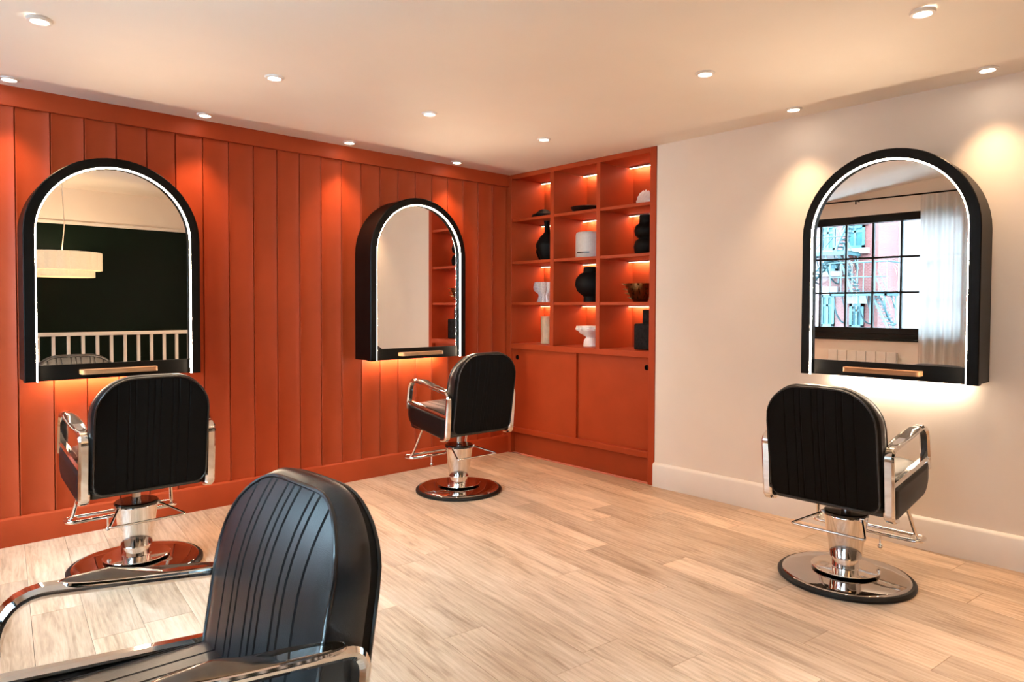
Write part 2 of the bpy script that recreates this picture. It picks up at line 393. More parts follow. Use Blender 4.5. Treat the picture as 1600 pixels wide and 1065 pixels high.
# ------------------------------------------------------------------ arched mirrors
def arch(hw, z0, zs, r, n=28):
    """outline of an arch: straight legs up to zs, half circle radius r on top"""
    pts = [(-hw, z0)]
    for i in range(n+1):
        a = PI-PI*i/n; pts.append((r*math.cos(a), zs+r*math.sin(a)))
    pts.append((hw, z0)); return pts
def make_mirror():
    """local frame: back on the plane y=0, faces -y, bottom at z=0"""
    T = empty('arched_mirror'); hw, H, D = .420, 1.175, .225; zs = H-hw; fw = .050
    def frame_strip(o1, o2, d1, d2):            # strip between two arch outlines at two depths
        n = len(o1); V = [(a, -d1, z) for a, z in o1]+[(a, -d2, z) for a, z in o2]
        return V, [(i, i+1, n+i+1, n+i) for i in range(n-1)]
    out = arch(hw, 0, zs, hw)
    MB().prism(out, 1, -.002, -(D-.035)).build('case', M['black'], T, 30)
    o2 = arch(hw+.006, -.004, zs, hw+.006); i2 = arch(hw-fw, -.004, zs, hw-fw); i3 = arch(hw-fw+.006, -.004, zs, hw-fw+.006)
    n = len(o2); f = MB()
    dB, dF = D-.045, D
    ring = [(o2, dB), (o2, dF-.004), (arch(hw+.002, -.004, zs, hw+.002), dF), (i3, dF), (i2, dF-.008), (i2, dB)]
    V = []; Fc = []
    for (o, d) in ring: V += [(a, -d, z) for a, z in o]
    for r_ in range(len(ring)):
        r2 = (r_+1) % len(ring)
        if r_ == 3: continue                       # this facet is the light strip
        Fc += [(r_*n+i, r_*n+i+1, r2*n+i+1, r2*n+i) for i in range(n-1)]
    Fc += [tuple(r_*n for r_ in range(len(ring))), tuple(r_*n+n-1 for r_ in range(len(ring)))]
    obj('frame', mesh('frame', V, Fc, 30), M['black'], T)
    V, Fc = frame_strip(i3, i2, dF, dF-.008)
    V += [(v[0], v[1]+.003, v[2]) for v in V]; m2 = len(V)//2
    Fc2 = [tuple(m2+q for q in f_[::-1]) for f_ in Fc]
    obj('led_strip', mesh('led_strip', V, Fc+Fc2), M['led_ring'], T)
    gl = arch(hw-fw+.001, .075, zs, hw-fw+.001)
    MB().prism(gl, 1, -(D-.036), -(D-.030)).build('mirror_glass', M['mirror'], T)
    MB().box(-hw+fw-.001, hw-fw+.001, -(D-.022), -(D-.040), -.003, .078, .002).build('bottom_panel', M['black'], T)
    sh = MB(); L2 = .185
    pl = fillet([(-L2, -(D-.020)), (-L2, -(D+.040)), (L2, -(D+.040)), (L2, -(D-.020))], .022, 5)
    pl = [(v.x, v.y) for v in [Vector((q[0], q[1], 0)) for q in pl]]
    sh.prism(pl, 2, .024, .048).build('shelf', M['oak'], T, 40)
    MB().box(-hw+.10, hw-.10, -.050, -.030, -.010, .001).build('led_under_strip', M['led_under'], T)
    MB().box(-hw+.095, hw-.095, -.058, -.051, -.014, .001).build('light_channel', M['black'], T)
    return T
mir = make_mirror(); mir.location = (-3.073, -.014, .880); tag(mir, 'black arched lit mirror on the red wall reflecting dark green wall and railing', 'mirror', 'arched mirrors with light strips')
m2 = copy_tree(mir); m2.location = (-1.077, -.014, .885); m2['label'] = 'black arched lit mirror on the red wall nearest the corner bookcase'
m3 = copy_tree(mir); m3.location = (0, -3.133, .905); m3.rotation_euler = (0, 0, -PI/2); m3['label'] = 'black arched lit mirror on the white wall reflecting the window'

# ------------------------------------------------------------------ salon chairs
GROOVES = [-.150, -.103, -.078, -.026, 0, .026, .078, .103, .150]
def cushion(hw, z0, z1, Rt, Rb, crown, front, back, grooves=GROOVES, rows=16, bulge=.012, gd=.006, gback=True, gmargin=.03):
    """upholstered pad: outline in (y, z), front(y,z) and back(y,z) give x. Returns verts, faces, front outline, back outline"""
    cols = set(round(-hw+2*hw*i/22, 4) for i in range(23))
    for a in (.004, .010, .02, .035, .05): cols |= {round(-hw+a, 4), round(hw-a, 4)}
    gset = {}
    for g in grooves:
        cols = {c for c in cols if abs(c-g) > .0065}
    for g in grooves:
        for d, k in ((-.0038, 0), (-.0013, 1), (.0013, 1), (.0038, 0)):
            cols.add(round(g+d, 5)); gset[round(g+d, 5)] = k
    ys = sorted(cols)
    def top(y):
        a = abs(y); t = z1-crown*(y/hw)**2
        if a > hw-Rt: t -= Rt-math.sqrt(max(0, Rt*Rt-(a-(hw-Rt))**2))
        return t
    def bot(y):
        a = abs(y); t = z0
        if a > hw-Rb: t += Rb-math.sqrt(max(0, Rb*Rb-(a-(hw-Rb))**2))
        return t
    fr = [.5-.5*math.cos(PI*i/(rows)) for i in range(rows+1)]
    nc = len(ys); VF = []; VB = []
    for i, t in enumerate(fr):
        for y in ys:
            zb, zt = bot(y), top(y); z = zb+(zt-zb)*t
            e = min(1, min((zt-z), (z-zb))/gmargin) if True else 1
            e = max(0, e)
            g = gd*gset.get(round(y, 5), 0)*(0 if i in (0, rows) else 1)
            VF.append((front(y, z)-g, y, z)); VB.append((back(y, z)+(g*.4 if gback else 0), y, z))
    Fc = []
    for i in range(rows):
        for j in range(nc-1):
            a = i*nc+j; Fc.append((a, a+1, a+nc+1, a+nc))
    nF = len(VF)
    FB = [tuple(nF+q for q in f[::-1]) for f in Fc]
    loop = [j for j in range(nc)]+[i*nc+nc-1 for i in range(1, rows+1)]+[rows*nc+j for j in range(nc-2, -1, -1)]+[i*nc for i in range(rows-1, 0, -1)]
    V = VF+VB; faces = Fc+FB; zc = (z0+z1)/2
    prev = loop; K = 4
    m = len(loop)
    def nrm(q):
        a = Vector((0, V[loop[(q+1) % m]][1]-V[loop[q-1]][1], V[loop[(q+1) % m]][2]-V[loop[q-1]][2]))
        if a.length < 1e-7: return Vector((0, 0, 0))
        a.normalize(); return Vector((0, a.z, -a.y))
    ns = [nrm(q) for q in range(m)]
    for k in range(1, K+1):
        if k == K: cur = [nF+q for q in loop]
        else:
            t = k/K; b = len(V); cur = []
            for q in range(m):
                pf, pb_ = Vector(V[loop[q]]), Vector(V[nF+loop[q]])
                V.append(tuple(pf*(1-t)+pb_*t+ns[q]*bulge*math.sin(PI*t))); cur.append(b+q)
        for q in range(m):
            q2 = (q+1) % m; faces.append((prev[q], prev[q2], cur[q2], cur[q]))
        prev = cur
    return V, faces, [(front(V[q][1], V[q][2]), V[q][1], V[q][2]) for q in loop], [(back(V[q][1], V[q][2]), V[q][1], V[q][2]) for q in loop]
def thin(loop, d=.012):
    out = [loop[0]]
    for q in loop[1:]:
        if (Vector(q)-Vector(out[-1])).length > d: out.append(q)
    return out
def make_chair():
    """styling chair, local: faces +x, base centre on the floor at the origin"""
    T = empty('salon_chair')
    # base
    MB().lathe([(.290, 0), (.296, .004), (.296, .014), (.288, .022), (.268, .024), (.268, 0)], 72).build('rubber_rim', M['rubber'], T, 35)
    MB().lathe([(.270, .010), (.278, .020), (.273, .027), (.262, .031), (.215, .036), (.160, .041), (.060, .044), (1e-5, .044)], 72).build('base_plate', M['dchrome'], T, 40)
    c = MB().lathe([(.066, .040), (.066, .058), (.060, .060), (.058, .100), (.068, .103), (.070, .116), (.094, .292), (.096, .300), (.094, .306), (.060, .306)], 48).build('column', M['chrome'], T, 30)
    MB().lathe([(.060, .050), (.146, .051), (.148, .0535), (.146, .056), (.060, .058)], 64).build('flange_ring', M['chrome'], c, 35)
    MB().lathe([(.094, .300), (.097, .306), (.097, .316), (.092, .320), (1e-5, .322)], 48).build('cap', M['gloss_black'], c, 35)
    MB().lathe([(.021, .315), (.021, .400), (1e-5, .400)], 24).build('piston', M['dchrome'], T, 35)
    # brake hoop behind the column
    hp = fillet([(-.035, .085, .305), (-.215, .165, .268), (-.215, -.165, .268), (-.035, -.085, .305)], .016, 4)
    MB().tube(hp, .0055).box(-.055, -.01, .078, .100, .292, .312, .004).box(-.055, -.01, -.100, -.078, .292, .312, .004).build('pump_bar', M['chrome'], T, 40)
    # footrest
    lp = fillet([(.215, -.250, .205), (.315, -.250, .205), (.315, .250, .205), (.215, .250, .205)], .035, 5, True)
    ft = MB().tube(lp, .0085, True).build('footrest', M['chrome'], T, 40)
    MB().box(.225, .305, .195, .245, .201, .211, .004).build('tread_plate', M['chrome'], ft); MB().box(.225, .305, -.245, -.195, .201, .211, .004).build('tread_plate', M['chrome'], ft)
    for s in (-1, 1):
        MB().tube(fillet([(.265, s*.238, .206), (.235, s*.228, .225), (.150, s*.195, .425)], .02, 4), .0095).build('strut', M['chrome'], ft, 40)
        MB().tube([(.225, s*.075, .205), (.225, s*.075, .150)], .005).ball((.225, s*.075, .142), .0125).build('peg', M['chrome'], ft, 40)
    # seat
    MB().box(-.10, .135, -.155, .155, .395, .415, .006).box(-.06, .08, -.05, .05, .372, .397, .006).build('seat_mount', M['black'], T, 40)
    def s_top(y, z): return .580+.010*(1-(y/.245)**2)-.016*max(0, (abs(y)-.19)/.055)**2-.035*max(0, (z-.17)/.09)**2-.02*max(0, (-.17-z)/.05)**2+.05*z
    def s_bot(y, z): return .415+.035*z
    V, Fc, fo, bo = cushion(.245, -.215, .265, .07, .03, .0, s_top, s_bot, gback=False, gd=.005, bulge=.012)
    V = [(v[2], v[1], v[0]) for v in V]
    st = obj('seat', mesh('seat', V, Fc, 38), M['leather'], T)
    MB().tube(thin([(q[2], q[1], q[0]+.001) for q in fo]), .0045, True, 6).build('piping', M['leather'], st, 60)
    # backrest: leans back, rolls over at the top
    tn = math.tan(math.radians(9))
    def fx(y, z):
        r_ = max(0, (z-.72)/.22); ed = max(0, (abs(y)-.19)/.075)
        return -.150-(z-.43)*tn+.016*(1-(y/.265)**2)-.055*r_**2.2-.016*ed**2
    def bx(y, z): return -.258-(z-.43)*tn+.010*max(0, (z-.80)/.14)**2-.006*(1-(y/.265)**2)
    V, Fc, fo, bo = cushion(.237, .430, .946, .150, .045, .012, fx, bx, bulge=.012)
    bme = mesh('backrest', V, Fc, 38); bme.materials.append(M['leather']); bme.materials.append(M['vinyl_back'])
    for q in bme.polygons:
        if q.normal.x < -.30: q.material_index = 1
    bk = obj('backrest', bme, None, T)
    MB().tube(thin(fo), .0050, True, 6).build('piping', M['leather'], bk, 60); MB().tube(thin(bo), .0045, True, 6).build('piping', M['leather'], bk, 60)
    # arms
    for s in (-1, 1):
        y = s*.266
        A = MB()
        path = fillet([(-.180, .398), (-.236, .402), (-.262, .698), (.185, .766), (.215, .600), (.212, .555)], [0, .035, .045, .080, .03, 0], 7)
        A.bar([(q.x, q.y) for q in [Vector((a[0], a[1], 0)) for a in path]], .044, .024, y)
        A.bar([(-.252, .545), (.210, .605)], .034, .020, y)
        am = A.build('arm_frame', M['chrome'], T, 40)
        pts = []
        for i in range(33):
            a = 2*PI*i/32; cx_, sx_ = math.cos(a), math.sin(a)
            pts.append((-.065+.160*math.copysign(abs(cx_)**.7, cx_), .027*math.copysign(abs(sx_)**.8, sx_)))
        pts = pts[:-1]; V = []; n = len(pts)
        zl = lambda xx: .698+(xx+.262)*(.068/.447)
        for (k_, dz) in ((.80, .006), (1.0, .008), (1.0, .013), (.92, .0165), (.45, .0180)):
            for (a, b) in pts: V.append((-.065+(a+.065)*k_, y+b*k_, zl(a)+dz))
        Fc = []
        for r_ in range(4): Fc += [(r_*n+i, r_*n+(i+1) % n, (r_+1)*n+(i+1) % n, (r_+1)*n+i) for i in range(n)]
        Fc += [tuple(range(n-1, -1, -1)), tuple(4*n+i for i in range(n))]
        ap = obj('arm_pad', mesh('arm_pad', V, Fc, 45), M['pad'], T)
        rim = [(a*1.0, y+b*1.03, zl(a)+.0095) for (a, b) in pts]
        MB().tube(rim, .0045, True, 6).build('pad_trim', M['chrome'], ap, 50)
        # side panel with chrome edge
        op = fillet([(-.240, .535), (.204, .588), (.212, .500), (.165, .452), (-.205, .402), (-.242, .420)], [.005, .01, .05, .05, .03, .02], 5, True)
        op = [(q[0], q[1]) for q in op]
        cxp = sum(q[0] for q in op)/len(op); czp = sum(q[1] for q in op)/len(op)
        V = []; n = len(op)
        for (k_, d) in ((1, -.020), (1, .010), (.96, .018), (.80, .023)):
            for (a, b) in op: V.append((cxp+(a-cxp)*k_, y+s*d, czp+(b-czp)*k_))
        Fc = []
        for r_ in range(3): Fc += [(r_*n+i, r_*n+(i+1) % n, (r_+1)*n+(i+1) % n, (r_+1)*n+i) for i in range(n)]
        Fc += [tuple(range(n-1, -1, -1)), tuple(3*n+i for i in range(n))]
        sd = obj('side_panel', mesh('side_panel', V, Fc, 50), M['panel'], T)
        ed = [(a, y+s*.006, b) for (a, b) in op]
        i0 = max(range(len(op)), key=lambda i: op[i][0]+op[i][1])
        MB().tube(thin(ed, .006), .0045, True, 6).build('edge_trim', M['chrome'], sd, 50)
    return T
CH = [((-3.125, -.749), 90, 'black leather salon chair facing the left mirror on the red wall', 0),
      ((-1.101, -.723), 88, 'black leather salon chair facing the middle mirror by the corner bookcase', .012),
      ((-.716, -3.156), 0, 'black leather salon chair facing the mirror on the white wall', -.025),
      ((-3.680, -3.098), 182.5, 'black leather salon chair in the left foreground, seen from its front', -.045)]
ch0 = make_chair()
for i, ((x, y), a, lab, dz) in enumerate(CH):
    c = ch0 if i == 0 else copy_tree(ch0)
    c.location = (x, y, 0); c.rotation_euler = (0, 0, math.radians(a)); tag(c, lab, 'chair', 'black salon chairs')
    for q in c.children:                       # pumped to its own height: everything but the foot moves
        if q.name.split('.')[0] not in ('rubber_rim', 'base_plate', 'column', 'pump_bar'): q.location.z = dz

# ------------------------------------------------------------------ built-in bookcase
BC = empty('bookcase', (0, 0, 0)); tag(BC, 'built-in terracotta red bookcase with lit shelves above two sliding doors', 'bookcase')
XB = .412                                  # depth of the open shelves
def bpart(name, x0, x1, y0, y1, z0, z1, bev=.002, parent=BC, m='red'):
    return MB().box(x0, x1, y0, y1, z0, z1, bev, 1).build(name, M[m], parent)
ZT = 2.40
bpart('stile', -.006, .40, -.065, -.001, 0, ZT); bpart('stile', -.006, .40, -BK, -BK+.052, 0, ZT)
YI0, YI1 = -.065, -BK+.052
bpart('top_rail', -.004, .06, YI1, YI0, 2.362, ZT)
bpart('top_panel', .06, XB, YI1, YI0, 2.375, ZT)
bpart('back_panel', XB, XB+.015, -BK, -.001, 0, ZT)
bpart('countertop', -.006, XB, YI1, YI0, .906, .950)
DIV = [(-.562, -.522), (-1.048, -1.010)]
for (a, b) in DIV: bpart('divider', 0, XB, a, b, .950, 2.362)
COLS = [(DIV[0][1], YI0), (DIV[1][1], DIV[0][0]), (YI1, DIV[1][0])]
SH = [1.306, 1.657, 2.020]
for (a, b) in COLS:
    for z in SH: bpart('shelf', .004, XB, a, b, z-.024, z)
    for z in [q-.024 for q in SH]+[2.375]:
        s_ = MB().box(.352, .372, a+.001, b-.001, z-.011, z-.0005).build('led_channel', M['alu'], BC)
        MB().box(.3725, .376, a+.004, b-.004, z-.0105, z-.005).build('led_strip', M['led_shelf'], s_)
        MB().box(.354, .370, a+.004, b-.004, z-.0122, z-.0112).build('diffuser', M['led_bar'], s_)
bpart('bottom_rail', -.006, .30, YI1, YI0, .186, .230, .003)
bpart('plinth', .045, .06, YI1, YI0, 0, .186, .0)
bpart('cabinet_floor', .06, XB, YI1, YI0, .17, .186, 0)
def door(y0, y1, x0, hy):
    """sliding door with a round finger hole"""
    d = MB(); x1 = x0+.018; z0, z1 = .230, .906; hz = .832; r = .0215
    n = 24; hole = [(hy+r*math.cos(2*PI*i/n), hz+r*math.sin(2*PI*i/n)) for i in range(n)]
    outer = []
    for i in range(n):
        a = 2*PI*i/n; dx, dz = math.cos(a), math.sin(a)
        t = min(((y1 if dx > 0 else y0)-hy)/dx if abs(dx) > 1e-6 else 1e9, ((z1 if dz > 0 else z0)-hz)/dz if abs(dz) > 1e-6 else 1e9)
        outer.append([hy+dx*t, hz+dz*t])
    for cy_, cz_ in ((y0, z0), (y0, z1), (y1, z0), (y1, z1)):      # snap the nearest outline point to each corner
        k_ = min(range(n), key=lambda i: (outer[i][0]-cy_)**2+(outer[i][1]-cz_)**2); outer[k_] = [cy_, cz_]
    V = [(x0, *q) for q in hole]+[(x0, *q) for q in outer]+[(x1, *q) for q in hole]+[(x1, *q) for q in outer]
    Fc = []
    for i in range(n):
        j = (i+1) % n
        Fc += [(i, j, n+j, n+i), (2*n+i, 3*n+i, 3*n+j, 2*n+j), (i, 2*n+i, 2*n+j, j), (n+i, n+j, 3*n+j, 3*n+i)]
    D_ = obj('sliding_door', mesh('sliding_door', V, Fc), M['red'], BC)
    MB().lathe([(r-.001, 0), (r-.001, .014), (r-.004, .014), (r-.004, .003), (1e-5, .003)], 24).build('finger_cup', M['gloss_black'], D_)
    fc = D_.children[0]; fc.location = (x0+.016, hy, hz); fc.rotation_euler = (0, -PI/2, 0)
door(-.803, YI0-.001, .014, -.124); door(YI1+.001, -.790, .036, -1.464)

# ------------------------------------------------------------------ things on the shelves
M['stone'] = mat('black_stoneware', (.004, .004, .004), .6, var=.4, scale=25, bump=.3, bscale=80, spec=.12)
M['bowl'] = mat('dark_brown_glaze', (.010, .006, .005), .45, var=.3, scale=20, spec=.2)
M['bisque'] = mat('white_bisque', (.86, .80, .73), .8, var=.06, scale=40, bump=.3, bscale=160)
M['speck'] = mat('grey_white_ceramic', (.68, .62, .56), .7, var=.22, scale=120, bump=.3, bscale=160)
M['radio'] = mat('light_grey_plastic', (.58, .53, .48), .55, var=.06, scale=60)
M['bronze'] = mat('aged_bronze', (.20, .085, .028), .25, .9, var=.6, scale=25, bump=.4, bscale=60)
M['tan'] = mat('tan_glaze', (.62, .44, .27), .4, var=.2, scale=12, stretch=(3, 3, 1))
M['char'] = mat('charcoal_textured_clay', (.012, .012, .0125), .85, var=.5, scale=60, bump=1.0, bscale=70, spec=.2)
def lobed(name, prof, n, c, m, lab, cat, rf=None, seg=48):
    o = MB().lathe(prof, seg, (0, 0, 0), rf).build(name, M[m], None, 45, c); tag(o, lab, cat, 'ornaments on the bookcase shelves'); return o
E1 = 1e-5
S4, S3, S2, S1 = .950, 1.306, 1.657, 2.020
# top row
o = lobed('carved_stone', [(E1, 0), (.085, 0), (.108, .022), (.100, .048), (.070, .060), (.055, .078), (.030, .092), (E1, .096)], 0, (.24, -.215, S1), 'stone', 'low black lumpy stone ornament on the top shelf near the corner', 'ornament', lambda r, z, a: r*(1+.10*math.sin(2*a+1)+.07*math.sin(3*a+z*30)))
o = lobed('shallow_bowl', [(E1, 0), (.070, 0), (.078, .008), (.125, .030), (.140, .056), (.134, .058), (.116, .036), (.06, .016), (E1, .014)], 0, (.22, -.735, S1), 'bowl', 'shallow dark bowl on the middle of the top shelf', 'bowl')
def shell():
    V = []; n = 57; rows = 9; Fc = []
    for side in (1, -1):
        for i in range(rows):
            t = i/(rows-1)
            for j in range(n):
                a = PI*(.04+.92*j/(n-1)); rib = 1+.045*math.cos(a*22)
                r = .130*t*rib*(1-.10*abs(math.cos(a))**3)
                th = .040*math.sin(PI*min(1, t*.92+.08))**.8*(1-.35*abs(math.cos(a)))+.002*math.cos(a*22)*t
                V.append((side*th, r*math.cos(a), .004+r*math.sin(a)*.98))
    for s_ in range(2):
        b = s_*rows*n
        for i in range(rows-1):
            for j in range(n-1): q = b+i*n+j; Fc.append((q, q+1, q+n+1, q+n))
    b = rows*n
    for j in range(n-1): Fc.append(((rows-1)*n+j, (rows-1)*n+j+1, b+(rows-1)*n+j+1, b+(rows-1)*n+j))
    return mesh('scallop_shell', V, Fc, 50)
o = obj('scallop_shell', shell(), M['bisque'], None, (.25, -1.275, S1), -.35); tag(o, 'white ribbed scallop shell on the top shelf', 'shell', 'ornaments on the bookcase shelves')
# second row
def bottle_vase(loc, h, lean, lab):
    T = empty('bottle_vase', loc); tag(T, lab, 'vase', 'ornaments on the bookcase shelves')
    k = h/.25
    b = MB().lathe([(E1, 0), (.040*k, 0), (.050*k, .006), (.082*k, .085*k), (.080*k, .105*k), (.050*k, .150*k), (.022*k, .175*k), (.0175*k, .20*k), (.0175*k, .248*k), (.020*k, .25*k), (.012*k, .25*k), (.010*k, .20*k), (E1, .19*k)], 40)
    b.V = [(v[0], v[1]+lean*max(0, v[2]-.10), v[2]) for v in b.V]
    b.build('body', M['stone'], T, 45); return T
bottle_vase((.29, -.190, S2), .262, 0, 'short black bottle vase with slender neck, nearer the corner')
bottle_vase((.13, -.385, S2), .335, .12, 'taller black bottle vase partly hidden by the shelf divider')
T = empty('music_speaker', (.20, -.768, S2)); tag(T, 'light grey rounded speaker with a dark slot on the second shelf', 'speaker', 'ornaments on the bookcase shelves')
MB().lathe([(E1, 0), (.104, 0), (.108, .004), (.108, .190), (.104, .206), (.092, .214), (E1, .216)], 48).build('body', M['radio'], T, 45)
sl = MB()
for i in range(10):
    a0, a1 = PI*1.02+i*.11-.42, PI*1.02+(i+1)*.11-.42; q = len(sl.V)
    sl.add([(r*math.cos(a), r*math.sin(a), z) for z in (.042, .051) for r in (.1065, .1092) for a in (a0, a1)], [(0, 1, 3, 2), (4, 6, 7, 5), (2, 3, 7, 6), (0, 4, 5, 1), (0, 2, 6, 4), (1, 5, 7, 3)])
sl.build('slot', M['gloss_black'], T)
T = lobed('stacked_vase', [(E1, 0), (.070, 0), (.092, .02), (.100, .065), (.090, .105), (.066, .124), (.066, .130), (.090, .150), (.098, .185), (.086, .222), (.062, .240), (.060, .250), (.060, .300), (.050, .300), (.048, .24), (E1, .23)], 0, (.22, -1.325, S2), 'stone', 'tall black vase of two stacked bulges on the second shelf', 'vase')
# third row
lobed('fluted_vase', [(E1, 0), (.062, 0), (.060, .012), (.046, .055), (.050, .075), (.084, .100), (.090, .130), (.084, .162), (.078, .176), (.070, .176), (.074, .12), (E1, .06)], 0, (.24, -.225, S3), 'speck', 'off-white fluted vase with pinched waist on the third shelf', 'vase', lambda r, z, a: r*(1+.20*abs(math.sin(4.5*a))-.12), 72)
lobed('moon_vase', [(E1, 0), (.058, 0), (.060, .004), (.057, .045), (.070, .056), (.110, .090), (.128, .140), (.120, .190), (.090, .226), (.062, .240), (.060, .282), (.052, .284), (.050, .24), (E1, .23)], 0, (.20, -.790, S3), 'stone', 'round black moon vase with wide neck on the third shelf', 'vase')
T = empty('spiky_bowl', (.20, -1.282, S3)); tag(T, 'bronze bowl covered in pointed spikes on the third shelf', 'bowl', 'ornaments on the bookcase shelves')
MB().lathe([(E1, 0), (.050, 0), (.056, .010), (.088, .060), (.112, .118), (.118, .140), (.108, .140), (.080, .07), (.04, .03), (E1, .028)], 40).build('body', M['bronze'], T, 45)
spk = MB()
for rI, (rr, zz, nn) in enumerate(((.070, .030, 9), (.090, .062, 11), (.103, .094, 12), (.115, .132, 13))):
    for k in range(nn):
        a = 2*PI*(k+.5*(rI % 2))/nn; d = Vector((math.cos(a), math.sin(a), .25)).normalized(); c = Vector((rr*math.cos(a), rr*math.sin(a), zz))-d*.004
        o1 = d.orthogonal().normalized(); o2 = d.cross(o1); q = [c+(o1*math.cos(t)+o2*math.sin(t))*.008 for t in (0, PI/2, PI, 1.5*PI)]
        spk.add(q+[c+d*.040], [(0, 1, 4), (1, 2, 4), (2, 3, 4), (3, 0, 4), (3, 2, 1, 0)])
tag(spk.build('spikes', M['bronze'], T), kind='stuff')
# bottom row
lobed('cylinder_vase', [(E1, 0), (.044, 0), (.046, .004), (.043, .06), (.046, .14), (.047, .225), (.049, .235), (.042, .235), (.040, .10), (E1, .09)], 0, (.22, -.270, S4), 'tan', 'slim tan cylinder vase standing on the countertop', 'vase', lambda r, z, a: r*(1+.03*math.sin(3*a+z*12)))
T = empty('footed_bowl', (.19, -.800, S4)); tag(T, 'white footed bowl ringed with knobs on the countertop', 'bowl', 'ornaments on the bookcase shelves')
MB().lathe([(E1, 0), (.058, 0), (.060, .006), (.054, .050), (.036, .072), (.040, .080), (.085, .105), (.112, .140), (.118, .164), (.110, .165), (.080, .12), (E1, .10)], 48).build('body', M['bisque'], T, 45)
for k in range(12):
    a = 2*PI*k/12; MB().ball((.113*math.cos(a), .113*math.sin(a), .142), .0125, 10).build('knob', M['bisque'], T, 60)
T = empty('square_bottle', (.20, -1.352, S4)); tag(T, 'charcoal square-shouldered bottle standing on the countertop', 'bottle', 'ornaments on the bookcase shelves')
MB().box(-.075, .075, -.075, .075, 0, .195, .012, 3).build('body', M['char'], T, 50)
MB().box(-.030, .030, -.030, .030, .190, .300, .008, 2).build('neck', M['char'], T, 50)

# ------------------------------------------------------------------ window end of the room, seen in the mirrors
def sheer():
    m = bpy.data.materials.new('sheer_white_voile'); m.use_nodes = True; nt = m.node_tree; nt.nodes.remove(nt.nodes['Principled BSDF'])
    nz = nt.nodes.new('ShaderNodeTexNoise'); nz.inputs['Scale'].default_value = 120
    rp = nt.nodes.new('ShaderNodeValToRGB'); rp.color_ramp.elements[0].color = (.74, .72, .70, 1); rp.color_ramp.elements[1].color = (.84, .82, .80, 1); nt.links.new(nz.outputs['Fac'], rp.inputs[0])
    d = nt.nodes.new('ShaderNodeBsdfDiffuse'); t = nt.nodes.new('ShaderNodeBsdfTranslucent'); tr = nt.nodes.new('ShaderNodeBsdfTransparent')
    nt.links.new(rp.outputs[0], d.inputs[0]); nt.links.new(rp.outputs[0], t.inputs[0])
    a = nt.nodes.new('ShaderNodeMixShader'); a.inputs[0].default_value = .5; nt.links.new(d.outputs[0], a.inputs[1]); nt.links.new(t.outputs[0], a.inputs[2])
    b = nt.nodes.new('ShaderNodeMixShader'); b.inputs[0].default_value = .07; nt.links.new(a.outputs[0], b.inputs[1]); nt.links.new(tr.outputs[0], b.inputs[2])
    nt.links.new(b.outputs[0], nt.nodes['Material Output'].inputs[0]); return m
M['sheer'] = sheer()
def curtain(y0, y1, lab):
    n = 90; rows = [(.01, 1.0), (.8, 1.0), (1.7, .95), (2.2, .8), (2.44, .7), (2.53, .75)]; V = []; Fc = []
    for (z, k) in rows:
        for j in range(n):
            t = j/(n-1); V.append((XL+.105+k*.028*math.sin(t*2*PI*9+.6*math.sin(t*11))+.008*math.sin(z*2+t*20), y0+(y1-y0)*t, z))
    for i in range(len(rows)-1):
        for j in range(n-1): a = i*n+j; Fc.append((a, a+1, a+n+1, a+n))
    o = obj('sheer_curtain', mesh('sheer_curtain', V, Fc, 60), M['sheer']); tag(o, lab, 'curtain', 'sheer curtains at the windows'); return o
curtain(-2.72, -1.872, 'sheer white curtain hanging to the floor beside the window in the mirror')
rod = empty('curtain_rod', (XL, -1.5, 2.545)); tag(rod, 'thin dark curtain rod above the window in the mirror', 'curtain rod')
MB().tube([(.105, -1.3, 0), (.105, 1.35, 0)], .009, n=12).build('pole', M['black'], rod, 50)
for yy in (-1.1, .32, 1.25): MB().box(0, .11, yy-.006, yy+.006, -.006, .006).box(.098, .112, yy-.006, yy+.006, -.045, .0).build('bracket', M['black'], rod)
M['rad'] = mat('white_enamel', (.74, .72, .69), .35, var=.02)
rd = empty('radiator', (XL, -1.26, 0)); tag(rd, 'white flat panel radiator under the window in the mirror', 'radiator')
MB().box(.035, .075, -.39, .39, .13, .75, .006).build('body', M['rad'], rd)
for k in range(7): MB().box(.075, .092, -.385+k*.11, -.385+k*.11+.104, .135, .755, .004).build('panel', M['rad'], rd)
MB().box(.004, .045, -.3, -.27, .3, .6).box(.004, .045, .27, .3, .3, .6).tube([(.055, -.36, .14), (.055, -.36, .0)], .009).tube([(.055, .36, .14), (.055, .36, .0)], .009).build('pipe', M['rad'], rd)

# stair railing and pendant behind the viewer
RY = -4.92
rl = empty('stair_railing', (0, RY, 0)); tag(rl, 'white painted stair railing with square balusters, seen in the mirror', 'railing')
MB().box(-3.02, -.05, -.035, .035, .925, .965, .006).build('top_rail', M['white'], rl)
MB().box(-3.02, -.05, -.03, .03, .06, .10, .004).build('bottom_rail', M['white'], rl)
bal = MB().box(-.016, .016, -.016, .016, .10, .926, .002, 1).me('baluster'); bal.materials.append(M['white'])
x = -2.90
while x < -.1: obj('baluster', bal, None, rl, (x, 0, 0)); x += .141
for xx in (-3.05, -.05): MB().box(xx-.04, xx+.04, -.04, .04, 0, 1.02, .006).build('newel_post', M['white'], rl)
def shade_mat():
    m = mat('pleated_linen', (.80, .68, .52), .8, var=.05, scale=60); B = m.node_tree.nodes['Principled BSDF']
    B.inputs['Emission Color'].default_value = (1, .72, .42, 1); B.inputs['Emission Strength'].default_value = .20; return m
M['shade'] = shade_mat()
pd = empty('pendant_lamp', (-2.42, -5.50, ceil_z(-2.42, -5.50))); tag(pd, 'lit cream two-tier pleated pendant lamp, seen in the left mirror', 'pendant lamp')
zz = pd.location.z
MB().lathe([(E1, 0), (.05, 0), (.05, -.025), (E1, -.03)], 24).build('ceiling_rose', M['white'], pd, 40)
